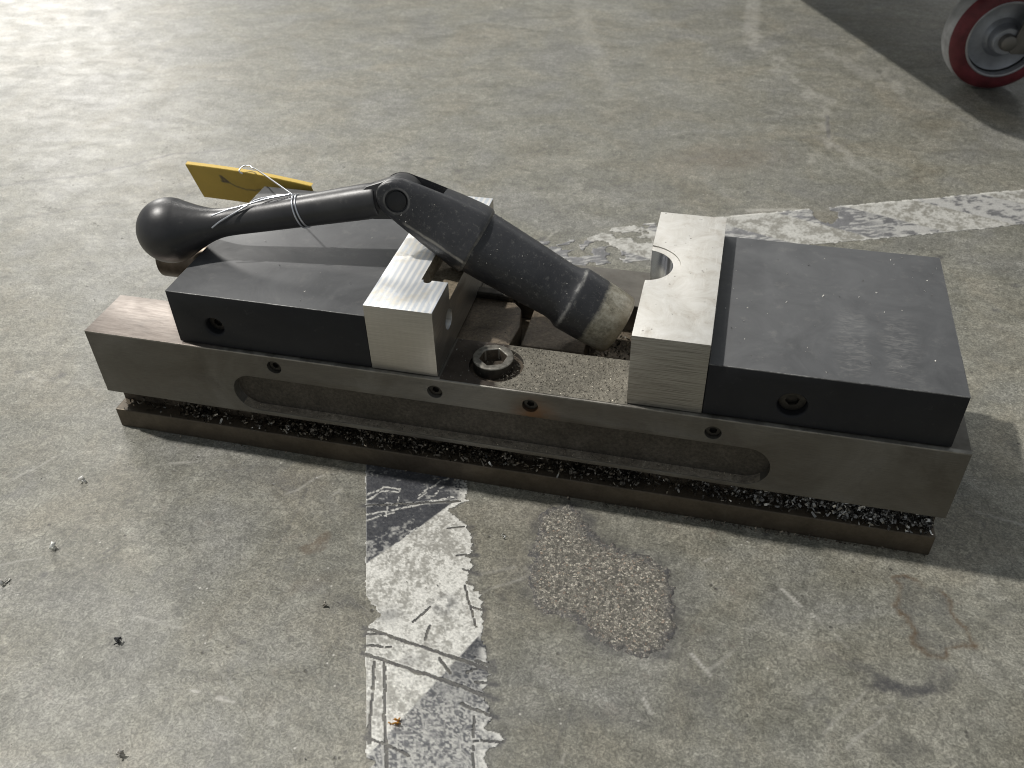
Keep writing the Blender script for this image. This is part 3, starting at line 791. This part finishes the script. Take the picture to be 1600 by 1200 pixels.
# ================================================================== the handle
P0 = Vector((221, 81, 178.2)); BALL = Vector((55.0, 54, 148.6)); END = Vector((368.5, 79, 97.5))
ex = (END-P0).normalized(); lx = (BALL-P0).normalized()
nn = ex.cross(lx).normalized()
if nn.y < 0: nn = -nn
def frame(xa): return Matrix((xa, nn, xa.cross(nn))).transposed().to_4x4()
hb = Vector((P0.x, P0.y, 91))
hd = empty('vise_handle', hb, 'black steel ball-ended folding handle lying across the left jaw and into the channel', 'handle')
mS = frame(ex); mS.translation = P0*S
mL = frame(lx); mL.translation = P0*S
# the fork is rolled about the socket axis; the lever's eye follows it
ROLL = math.radians(3)
nf = nn*math.cos(ROLL)-(ex.cross(nn) if ex.cross(nn).z > 0 else -ex.cross(nn))*math.sin(ROLL)
mF = Matrix((ex, nf, ex.cross(nf))).transposed().to_4x4(); mF.translation = P0*S
ne = (nf-lx*nf.dot(lx)).normalized()
mE = Matrix((lx, ne, lx.cross(ne))).transposed().to_4x4()
eye_turn = frame(lx).inverted() @ mE
SL = (END-P0).length
tip = SL+5
prof = [(57, 0), (57, 21.4), (58.2, 22.4), (70, 22.2), (95, 21.4), (112, 20.7), (124, 20.2), (129.5, 20.8), (132.2, 22.2), (133.6, 23.1), (136, 23.3), (150, 23.0), (160, 22.7), (tip-2.2, 22.0), (tip-.5, 20.9), (tip, 19.8), (tip, 12.5), (tip-14, 12), (tip-14, 0)]
cyl = lathe(prof, 72)
# fork: a flat-sided bullet lofted along the socket axis, then slotted for the lever
bmf = bmesh.new(); rings = []
for x_ in [-14.75, -14.4, -13.4, -11.5, -8.5, -4, 2, 8, 14, 20, 27, 34, 41, 48, 53, 57.5, 58.6, 59.6]:
    h_ = math.sqrt(max(15.0**2-x_*x_, 0)) if x_ < 0 else 15.0+8.6*(min(x_, 52)/52)**.85
    w_ = 15.7 if x_ < 20 else 15.7+7.6*((min(x_, 58)-20)/38)**1.4
    if x_ > 58: h_ -= (x_-58)*.9; w_ -= (x_-58)*.9
    q_ = 4.4 if x_ < 30 else 4.4-1.7*(min(x_, 58)-30)/28
    ring = []
    for k in range(56):
        a_ = 2*math.pi*k/56; c_, s_2 = math.cos(a_), math.sin(a_)
        ql = q_ if s_2 > 0 else max(2.3, q_*.62)      # rounder underneath
        ring.append(bmf.verts.new(Vector((x_, w_*math.copysign(abs(c_)**(2/ql), c_), h_*math.copysign(abs(s_2)**(2/ql), s_2)))*S))
    rings.append(ring)
for A_, B_ in zip(rings, rings[1:]):
    for k in range(56): bmf.faces.new((A_[k], A_[(k+1) % 56], B_[(k+1) % 56], B_[k]))
bmf.faces.new(rings[0][::-1]); bmf.faces.new(rings[-1])
bul = boolean(me_from(bmf), [box(-30, 24, -9.2, 9.2, -40, 40), prism(circ(0, 0, 7.8, 32), 'y', -18, -13.2)])
autosmooth(bul, .55)
sock = obj('socket', cyl, MAT['socket'], hd, mS, True); autosmooth(cyl, .7)
obj('fork', bul, MAT['fork_black'], hd, mF)
pin = edge_bevel(prism(circ(0, 0, 6.6, 32), 'y', -14.6, 14.6), .6, .5); autosmooth(pin, .5)
obj('pivot_pin', pin, MAT['pin'], hd, mF)
LL = (BALL-P0).length
RB = 23.0
lp = smooth_prof([(12, 0.0), (12.2, 6), (15.6, 10.4), (21, 12.0), (60, 11.2), (100, 10.3), (122, 9.8), (132, 10.2), (140, 11.9), (148, 14.8), (154, 17.4), (LL-12, 19.62)], 8)
lp += [(LL-RB*math.cos(t), RB*math.sin(t)) for t in np.linspace(math.acos(12/RB), math.pi, 28)[1:-1]]+[(LL+RB, 0)]
lev = lathe(lp, 64)
eye = prism(circ(0, 0, 14.4, 40, -math.pi*1.40, math.pi*.40)[0:0]+circ(0, 0, 14.8, 40, math.pi*.5, math.pi*1.5)+[(10, -12.6), (20, -11.2), (26, -8), (26, 8), (20, 11.2), (10, 12.6)], 'y', -7.8, 7.8, 1.2)
eye.transform(eye_turn)
bmj = bmesh.new(); bmj.from_mesh(lev); bmj.from_mesh(eye); lev2 = me_from(bmj); autosmooth(lev2, .7)
obj('lever', lev2, MAT['handle'], hd, mL)

# ================================================================== tag on a wire
tg = empty('paper_tag', (60, 158, 91), 'yellow card tag with a pen mark, tied by wire to the black handle', 'tag')
def build_tag():
    W, H, st = 108, 32.0, 1.0
    us = np.linspace(0, W, 109); vs = np.linspace(0, H+6, 40)
    A, B = np.meshgrid(us, vs, indexing='ij'); u, v = A.ravel(), B.ravel()
    TL = np.array((6.5, 158.5, 144.6)); TR = np.array((114.5, 158.5, 135.9)); BL = np.array((10.0, 167.0, 111.5))
    eu = (TR-TL)/W; ev = (BL-TL)/34.5
    bow = (np.sin(u/W*math.pi))*1.0
    P = TL+u[:, None]*eu+np.minimum(np.maximum(v-3.2, 0), 60)[:, None]*ev
    # the top margin is bent back, away from the viewer
    back = np.maximum(3.2-v, 0)*1.15
    P[:, 1] += back*1.0+np.sin(u/W*math.pi)*1.6; P[:, 2] += back*.12+bow+np.maximum(0, v-3.2)*0
    P[:, 0] += (v/H)*0
    F = grid_faces(len(us), len(vs))
    Q = P.copy(); Q[:, 1] += .45; Q[:, 2] += .1
    n = len(P)
    V = np.concatenate([P, Q])
    Fb = F[:, ::-1]+n
    E = np.concatenate([F[:, [0, 1]], F[:, [1, 2]], F[:, [2, 3]], F[:, [3, 0]]])
    key = np.sort(E, 1); kk = key[:, 0].astype(np.int64)*n+key[:, 1]
    uq, idx, cnt = np.unique(kk, return_index=True, return_counts=True); be = E[idx[cnt == 1]]
    Wl = np.stack([be[:, 0], be[:, 0]+n, be[:, 1]+n, be[:, 1]], -1)
    me = np_mesh('tag_card', V*S, np.concatenate([F, Fb, Wl]))
    c = np.tile(np.array((.70, .485, .085)), (n, 1))*(.92+.16*fbm(u/9, v/9, 3, 3))[:, None]
    ink = np.zeros(n)
    arc = [(28, 14.5), (30, 16.5), (36, 20.5), (44, 22.5), (52, 22), (58, 19.5)]
    for a, b in zip(arc, arc[1:]): ink = np.maximum(ink, .55*(1-sm(.5, 1.3, seg(u, v, a, b)[0])))
    for a, b in [((27, 11.5), (31, 17)), ((31, 17), (26, 17)), ((27, 12), (27, 16))]: ink = np.maximum(ink, .8*(1-sm(.6, 1.9, seg(u, v, a, b)[0])))
    c = c*(1-ink[:, None])+np.array((.05, .05, .07))*ink[:, None]
    set_color(me, 'tone', np.concatenate([c, np.tile(np.array((.70, .485, .085)), (n, 1))]))
    o = obj('card', me, MAT['tag'], tg); autosmooth(me, .35)
build_tag()
def on_rod(s, ang, r_=11.3):
    q = P0+lx*s; a = nn; b = lx.cross(nn)
    if b.z < 0: b = -b
    return tuple(q+a*(-math.cos(ang))*r_+b*math.sin(ang)*r_)
knot = on_rod(76, 1.75, 11.8)
wires = []
for k, s in enumerate((72.5, 74.6)):
    wires.append([on_rod(s-3.4*math.sin(a*.5)**2*(1 if k else 1.2), a+1.75, 11.3+.2*k) for a in np.linspace(0, 2*math.pi, 40)])
kx, ky, kz = knot
wires.append(spline([knot, (kx*.62+66*.38, ky*.62+158*.38, kz*.62+147*.38+1.0), (74, 152, 149.2), (67, 158, 147), (62, 162.5, 146.3), (57, 161.5, 146.2), (55, 157.0, 144.2), (58, 156.3, 142.2)]))
wires.append(spline([on_rod(77, 1.6, 12.2), on_rod(92, 1.45, 12.2), on_rod(103, 1.15, 12.4), on_rod(110, 1.0, 12.8), on_rod(120, .86, 13.2), on_rod(132, .62, 13.6)]))
wires.append(spline([on_rod(77, 1.75, 12.2), on_rod(90, 1.7, 12.6), on_rod(100, 1.45, 12.6), on_rod(106, 1.05, 12.3), on_rod(116, .62, 12.4), on_rod(126, .30, 12.6), on_rod(133, .02, 13.2)]))
obj('tag_wire', tube(wires, .62), MAT['wire'], tg, None, True)

# ================================================================== chips
def flakes(N, centers, size, tone, flat=.5, nseg=3, heap=0):
    """N little curled strips; returns verts, faces, colours"""
    k = nseg+1
    Ls = size*rng.uniform(.5, 1.6, N); Ws = Ls*rng.uniform(.25, .6, N); cu = rng.uniform(-2.6, 2.6, N)
    t = np.linspace(-.5, .5, k)
    ang = cu[:, None]*t[None]
    rad = Ls[:, None]/np.where(abs(cu) < .2, .2, cu)[:, None]
    lx_ = rad*np.sin(ang); lz_ = rad*(1-np.cos(ang))
    q = rng.normal(size=(N, 4)); q[:, 1:3] *= flat
    q /= np.linalg.norm(q, axis=1)[:, None]
    w_, x_, y_, z_ = q.T
    R_ = np.stack([1-2*(y_*y_+z_*z_), 2*(x_*y_-z_*w_), 2*(x_*z_+y_*w_), 2*(x_*y_+z_*w_), 1-2*(x_*x_+z_*z_), 2*(y_*z_-x_*w_), 2*(x_*z_-y_*w_), 2*(y_*z_+x_*w_), 1-2*(x_*x_+y_*y_)], -1).reshape(N, 3, 3)
    pts = []
    for sgn in (-1, 1):
        pts.append(np.stack([lx_, np.repeat(sgn*Ws[:, None]/2, k, 1)*rng.uniform(.5, 1, (N, k)), lz_], -1))
    loc = np.concatenate(pts, 1)                      # N, 2k, 3
    V = np.einsum('nij,nkj->nki', R_, loc)
    V -= np.stack([0*V[:, :, 0].min(1), 0*V[:, :, 0].min(1), V[:, :, 2].min(1)], -1)[:, None]
    V = V+centers[:, None]
    b = np.arange(N)[:, None]*2*k+np.arange(k-1)[None]
    F = np.stack([b, b+1, b+1+k, b+k], -1).reshape(-1, 4)
    C = np.repeat(tone, 2*k, 0)
    return V.reshape(-1, 3), F, C
def stuff(name, sets, mat, label, cat):
    Vs, Fs, Cs, o = [], [], [], 0
    for V, F, C in sets: Vs.append(V); Fs.append(F+o); Cs.append(C); o += len(V)
    me = np_mesh(name, np.concatenate(Vs)*S, np.concatenate(Fs)); set_color(me, 'tone', np.concatenate(Cs))
    ob = obj(name, me, mat); return tag(ob, label, cat, None, 'stuff')
def tones(N, bright=.25):
    b = np.where(rng.random(N) < bright, rng.uniform(.35, .85, N), rng.uniform(.06, .30, N))
    return b[:, None]*np.array((1, .97, .90))[None]
def cen(x, y, z): return np.stack([x, y, z], -1)
# heaped along the groove, thicker in drifts, brown and oily at the left, brighter at the right
N = 5200
x = rng.uniform(6, 590, N*4); dens = .05+.50*sm(.50, .62, fbm(x/26, 0*x, 3, 7))+.40*sm(380, 560, x)+.30*np.exp(-((x-190)/60)**2)+.3*np.exp(-((x-370)/40)**2)
x = x[rng.random(N*4) < dens][:N]; n_ = len(x)
y = 12.2-np.abs(rng.normal(0, 4.4, n_)); y = np.clip(y, .6, 12.2)
hh = np.clip((y/12.0)*11*(.35+fbm(x/15, 0*x, 2, 3))*(.6+.5*sm(330, 520, x)), 0, 14)
tn = np.where(rng.random(n_) < .05+.20*sm(350, 560, x), rng.uniform(.4, .85, n_), rng.uniform(.07, .27, n_)+.10*sm(350, 520, x))[:, None]*(np.array((1, .88, .72))+np.array((0, .10, .22))*sm(300, 520, x)[:, None])
G = flakes(n_, cen(x, y, 17.4+rng.random(n_)*hh), 2.9, tn, .9)
n_ = 120; x = rng.uniform(20, 585, n_)
G2 = flakes(n_, cen(x, rng.uniform(-.2, 8, n_), 17.5+rng.random(n_)*3), 3.2, tones(n_, .45), .8)
stuff('metal_swarf', [G, G2], MAT['chips'], 'dark and bright metal swarf heaped in the groove along the front of the vise', 'metal swarf')
# dust grains on the bed, in the recess, in the channel, at the counterbore
n1 = 2300
D1 = flakes(n1, cen(rng.uniform(305, 389, n1), rng.uniform(1.6, 46, n1), np.full(n1, 91.36)), .85, tones(n1, .30)*np.array((1, .95, .85)), .6, 2)
n2 = 900
D2 = flakes(n2, cen(rng.uniform(120, 475, n2), rng.uniform(1.0, 7.3, n2), np.full(n2, 39.1)), .8, tones(n2, .18)*np.array((1, .9, .75)), .6, 2)
n3 = 700
D3 = flakes(n3, cen(rng.uniform(304, 388, n3), rng.uniform(47.5, 110, n3), np.full(n3, 68.1)), 2.0, tones(n3, .10)*np.array((.8, .75, .6)), .8, 2)
n4 = 260
D4 = flakes(n4, cen(rng.uniform(265, 304, n4), rng.uniform(2, 110, n4), np.full(n4, 91.4)), .7, tones(n4, .2), .6, 2)
D4[0][:, 2] -= np.where(D4[0][:, 1] > 47, 3.0, 0)
stuff('metal_dust', [D1, D2, D3, D4], MAT['dust'], 'fine pale metal dust caked on the vise bed and inside its recess', 'metal dust')
# a few bright specks on the jaws
n5 = 95
xs_ = np.concatenate([rng.uniform(440, 580, 60), rng.uniform(80, 216, 20), rng.uniform(392, 434, 15)])
zs_ = np.concatenate([np.full(60, 130.45), np.full(20, 133.65), np.full(15, 144.65)])
ys_ = rng.uniform(6, 150, n5); kp = ~((xs_ < 436) & (xs_ > 388) & (np.hypot(xs_-386.5, ys_-84.5) < 26))
J = flakes(int(kp.sum()), cen(xs_[kp], ys_[kp], zs_[kp]), 1.1, tones(int(kp.sum()), .8), .35, 2)
stuff('jaw_dust', [J], MAT['dust'], 'scattered bright specks of metal dust on the tops of the jaws', 'metal dust')
# specks clinging to the upper side of the socket
n6 = 150
s_ = rng.uniform(2, SL-6, n6); a_ = rng.uniform(-.2, 2.4, n6); pts = []
ez = ex.cross(nn); ez = ez if ez.z > 0 else -ez
for s0, a0 in zip(s_, a_):
    if s0 < 60: continue
    rr = np.interp(s0, [58, 70, 118, 132, 150, tip], [22.4, 22.2, 20.7, 22.4, 22.8, 21])+.05
    q = P0+ex*s0+(-nn*math.cos(a0)+ez*math.sin(a0))*rr; pts.append(tuple(q))
for _ in range(60):
    s0 = random.uniform(4, 56); h0 = random.uniform(-12, 14)
    if math.hypot(s0, h0) < 9: continue
    pts.append(tuple(P0+ex*s0+(ex.cross(nf) if ex.cross(nf).z > 0 else -ex.cross(nf))*h0-nf*15.7))
pts = np.array(pts); K = flakes(len(pts), pts, .75, tones(len(pts), .75), .8, 2)
stuff('socket_dust', [K], MAT['dust'], 'tiny bright metal specks stuck to the black socket of the handle', 'metal dust')
# crumbs along the foot of the vise and grit on the floor
n7 = 420; x = np.concatenate([rng.normal(470, 60, 300), rng.uniform(20, 590, 120)]); x = np.clip(x, 5, 590)
C1 = flakes(n7, cen(x, -.8-np.abs(rng.normal(0, 1.6, n7)), np.full(n7, .1)), 1.6, tones(n7, .12)*np.array((.8, .7, .6)), .8, 2)
n8 = 330; x = rng.uniform(-150, 760, n8); y = rng.uniform(-290, 380, n8)
C2 = flakes(n8, cen(x, y, np.full(n8, .35)), 1.3, tones(n8, .5), .6, 2)
stuff('floor_grit', [C1, C2], MAT['dust'], 'fine metal crumbs and grit sprinkled over the concrete floor', 'grit')

def chip(name, loc, n, size, tone, spread, label, cat, mat='chips', seed=1):
    global rng
    keep_ = rng; rng = np.random.default_rng(seed)
    c = cen(rng.normal(0, spread, n), rng.normal(0, spread, n), np.abs(rng.normal(0, spread*.35, n)))
    V, F, C = flakes(n, c, size, np.clip(np.array(tone)[None]*rng.uniform(.6, 1.25, (n, 1)), 0, .95), .8, 4)
    rng = keep_
    me = np_mesh(name, V*S, F); set_color(me, 'tone', C)
    me.materials.append(MAT[mat])
    o = bpy.data.objects.new(name, me); COL.objects.link(o); o.location = Vector((loc[0], loc[1], .15))*S
    md = o.modifiers.new('thick', 'SOLIDIFY'); md.thickness = .35*S; o.scale = (.78, .78, .78)
    return tag(o, label, cat)
chip('metal_chip', (7, -61), 7, 4.2, (.85, .84, .80), 1.6, 'bright clump of metal chips on the floor just below the left end of the vise', 'metal chip', 'dust', 2)
chip('metal_chip', (26, -122), 4, 6.5, (.85, .83, .76), 1.2, 'long pale metal sliver lying alone on the floor at the left', 'metal chip', 'dust', 5)
chip('metal_chip', (13, -155), 8, 4.2, (.62, .61, .57), 2.2, 'grey metal chips in a loose pair at the left edge of the photo', 'metal chip', 'dust', 8)
chip('metal_chip', (110, -178), 7, 4.2, (.03, .03, .032), 1.6, 'small black curled chip on bare floor between the left edge and the striped tape', 'metal chip', 'crumb', 4)
chip('metal_chip', (152, -242), 5, 4.0, (.60, .58, .54), 1.3, 'grey shiny chip near the bottom edge of the photo, left of the tape', 'metal chip', 'dust', 9)
chip('metal_chip', (222, -124), 4, 3.4, (.66, .62, .54), 1.0, 'small cream crumb beside the left edge of the striped tape', 'metal chip', 'dust', 12)
chip('metal_chip', (319, -45), 3, 3.4, (.8, .8, .76), .9, 'bright small chip between the striped tape and the rough concrete patch', 'metal chip', 'dust', 14)
chip('floor_crumb', (292.7, -190.8), 9, 3.6, (.62, .30, .045), 1.3, 'orange brown crumb lying on the white stripe of the floor tape', 'crumb', 'crumb', 6)

# ================================================================== the cart, top right
dirn = Vector((-.427, .904, 0)).normalized(); dirw = Vector((.904, .427, 0)).normalized()
ct = empty('workshop_cart', (742, 835, 0), 'dark cart standing on a red caster wheel behind the vise, mostly out of view', 'cart')
cr = Vector((637, 610, 0))
def dpt(a, b): q = cr+dirn*a+dirw*b; return (q.x, q.y)
pts = [dpt(100, 0)]+[dpt(100-100*math.sin(t), 100-100*math.cos(t)) for t in np.linspace(0, math.pi/2, 12)][1:]
pts += [dpt(0, 430), dpt(820, 430), dpt(820, 0)]
obj('deck', prism(pts, 'z', 186, 222, 3), MAT['deck'], ct)
ax = Vector((.17, -.985, 0)).normalized(); wx_ = Vector((ax.y, -ax.x, 0))*-1
mW = Matrix((ax, wx_, ax.cross(wx_))).transposed().to_4x4(); mW.translation = Vector((743, 835, 66))*S
whl = obj('wheel', lathe([(-26, 0), (-26, 47), (-25, 53), (-23.5, 59), (-18, 64), (-10, 65.8), (0, 66), (8, 65.8), (13, 64), (13, 50), (-13, 50), (-13, 0)], 72), MAT['tread'], ct, mW, True); whl.data.shade_smooth()
autosmooth(whl.data, .6)
def wheel_part(name, prof, mat):
    me = lathe(prof, 72); autosmooth(me, .5)
    o = bpy.data.objects.new(name, me); COL.objects.link(o); me.materials.append(MAT[mat]); o.parent = whl; return o
wheel_part('tyre', [(12.8, 64.0), (16, 62), (19, 58.0), (20.4, 52), (20.6, 46.5), (12.8, 46.5), (12.8, 64.0)], 'red')
wheel_part('rim', [(12, 46.4), (20.9, 46.4), (21.4, 45.2), (21, 43.6), (18, 42.8), (12, 42.6), (12, 46.4)], 'rimedge')
wheel_part('hub', [(6, 42.6), (10, 41), (8, 32), (9, 24), (14, 19), (24, 17), (26, 15.5), (26, 0)], 'rim')
wheel_part('axle_nut', [(26, 10), (29, 10), (34, 9), (35, 7), (35, 0)], 'fork')
def fork_leg(sx):
    me = prism([(4, -10), (8, -14), (24, -14), (28, -10), (52, 60), (56, 112), (26, 112), (20, 60)], 'x', sx-2, sx+2, .6)
    return me
for sx in (28.5, -26.5): obj('fork_leg', fork_leg(sx), MAT['fork'], ct, mW)
obj('fork_crown', prism([(-6, 112), (40, 112), (40, 118), (-6, 118)], 'x', -28.5, 30.5, .8), MAT['fork'], ct, mW)
obj('mount_plate', box(725, 835, 800, 890, 182, 186), MAT['fork'], ct)
